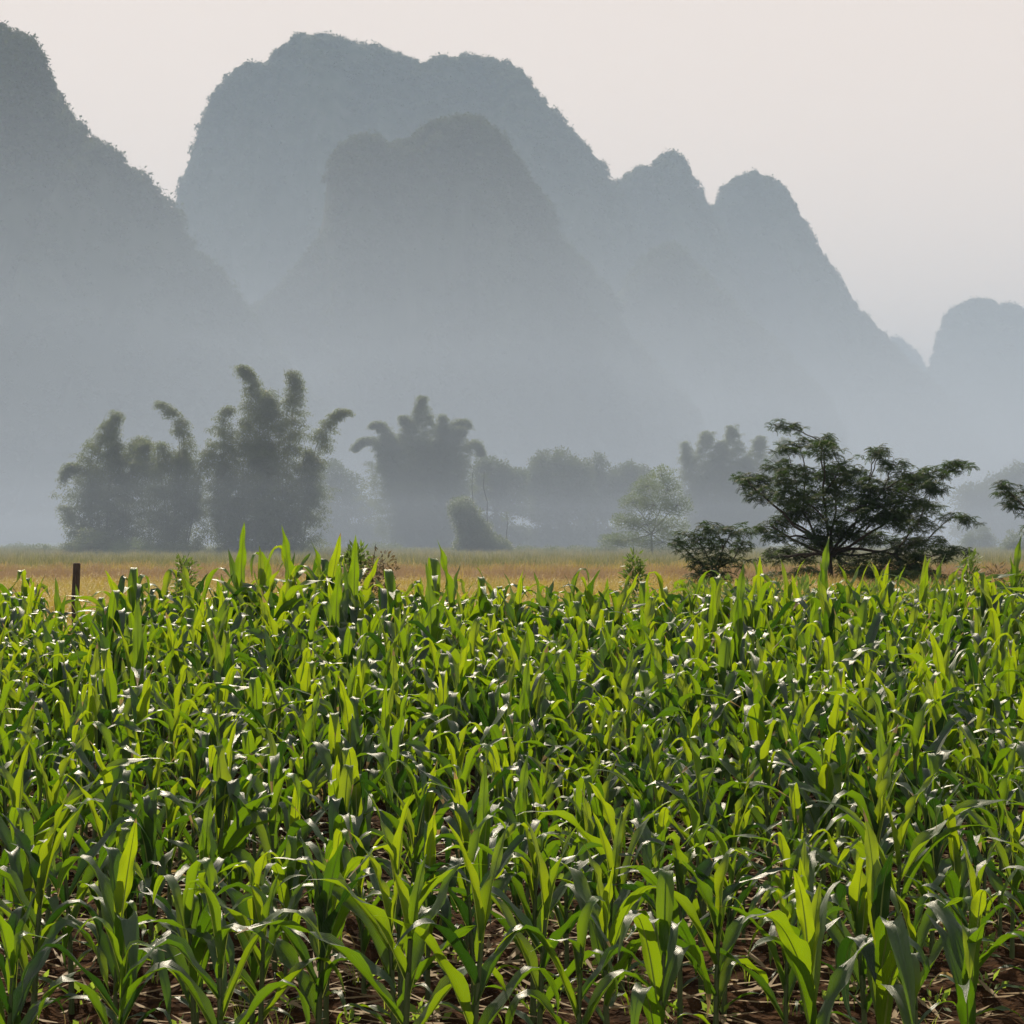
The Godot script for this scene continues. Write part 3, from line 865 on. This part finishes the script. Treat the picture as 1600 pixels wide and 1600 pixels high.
func make_small_things() -> void:
	var fn_patch := FastNoiseLite.new()
	fn_patch.seed = 77
	fn_patch.frequency = 0.4
	# weathered post behind the maize
	var pm := StandardMaterial3D.new()
	pm.albedo_texture = noise_texture(0.05, 51, [Color(0.03, 0.022, 0.017), Color(0.075, 0.055, 0.045)], 4, 128)
	pm.uv1_triplanar = true
	pm.uv1_scale = Vector3(6, 1, 6)
	pm.roughness = 0.9
	var s := Shape.new()
	s.tube([Vector3(0, -0.2, 0), Vector3(0.01, 0.6, 0), Vector3(0.0, 1.2, 0.01), Vector3(0.02, 1.73, 0), Vector3(0.02, 1.745, 0), Vector3(0.02, 1.746, 0)], [0.066, 0.062, 0.06, 0.056, 0.05, 0.0], 9)
	var post := part("wooden_post", s.mesh(pm), self)
	post.position = Vector3((118 - 800.0) / FOC * 29.0, 0, -29.0)
	tag(post, "dark weathered wooden post standing behind the maize at left", "post")
	var herb := twig(30, 0.22, 0.13, 0.05, -0.1, paint(0.035, 0.065, 0.018, 0.6, Color(0.14, 0.22, 0.03), 0.35))
	var dry_herb := twig(26, 0.22, 0.12, 0.03, 0.2, paint(0.07, 0.06, 0.035, 0.8, Color(0.12, 0.09, 0.04), 0.3))
	for h in [[585, 850, 25.9, 1, "tall brown seedy weed among the tallest maize left of centre"], [603, 872, 26.1, 1, "shorter brown weed right of the tall seedy one"], [556, 868, 26.0, 0, "green weed stem between the tallest maize and the brown weeds"], [1518, 868, 30.0, 0, "tall thin weed standing before the rice near the right edge"], [1556, 888, 27.0, 1, "brown dry weed beside the tall thin one near the right edge"], [1590, 902, 27.0, 0, "low green weed cut by the right edge"], [992, 872, 34.0, 0, "slender weed standing alone before the rice right of centre"], [288, 880, 29.0, 0, "slender weed before the rice right of the wooden post"]]:
		var wd := thing("tall_weed", h[4], "weed", Vector3((h[0] - 800.0) / FOC * h[2], 0, -h[2]))
		var wh: float = EYE_H + (HOR - h[1]) / FOC * h[2]
		limb(wd, Vector3.ZERO, Vector3(rf(-0.1, 0.1), wh, rf(-0.1, 0.1)), 0.012, 0.004, 0.0, "stem")
		var wp := []
		for k in 26:
			var t := rf(0.35, 1.0)
			wp.append(Transform3D(Basis(Vector3.UP, rng.randf() * TAU).scaled(Vector3.ONE * rf(0.4, 0.9)), Vector3(rf(-0.22, 0.22) * (1.15 - t), wh * t, rf(-0.2, 0.2) * (1.15 - t))))
		many("leaves", dry_herb if h[3] else herb, wp, wd)
	var sc := thing("scrub", "weedy green scrub along the edge of the maize before the dark tree", "scrub", Vector3.ZERO)
	sc.set_meta("kind", "stuff")
	var sp := []
	for k in 1500:
		var sd := rf(27, 52)
		var sx := rf(1040, 1640)
		var up := rf(0.1, 1.0)
		if fn_patch.get_noise_2d(sx * 0.02, sd * 0.2) < -0.1: continue
		sp.append(Transform3D(Basis(Vector3.UP, rng.randf() * TAU).scaled(Vector3.ONE * rf(0.8, 1.5)), Vector3((sx - 800.0) / FOC * sd, up * rf(0.3, 1.0), -sd)))
	many("scrub_leaves", herb, sp, sc)
	# weeds and litter on the soil
	var weed := twig(18, 0.08, 0.06, 0.03, -0.2, paint(0.05, 0.10, 0.02, 0.6, Color(0.35, 0.5, 0.05)))
	var w := thing("weeds", "small weeds growing on the soil between the maize", "weeds", Vector3.ZERO)
	w.set_meta("kind", "stuff")
	many("weed", weed, scatter(6.5, 16, 5.0, 1.0), w)
	many("grass", tuft(7, 0.16, 0.04, 0.006, 0.8, paint(0.06, 0.10, 0.02, 0.6, Color(0.4, 0.5, 0.05))), scatter(6.5, 16, 3.0, 1.0), w)
	var lit := Shape.new()
	for k in 4:
		var a := Vector3(rf(-1, 1), rf(-0.1, 0.15), rf(-1, 1)).normalized()
		lit.blade(Vector3(rf(-0.15, 0.15), 0.04, rf(-0.15, 0.15)), a * rf(0.1, 0.3), a.cross(Vector3.UP), rf(0.012, 0.03))
	var l := thing("leaf_litter", "dry straw and dead leaves lying on the soil", "litter", Vector3.ZERO)
	l.set_meta("kind", "stuff")
	many("dead_leaves", lit.mesh(dry_mat), scatter(6.5, 14, 10.0, 1.0), l)
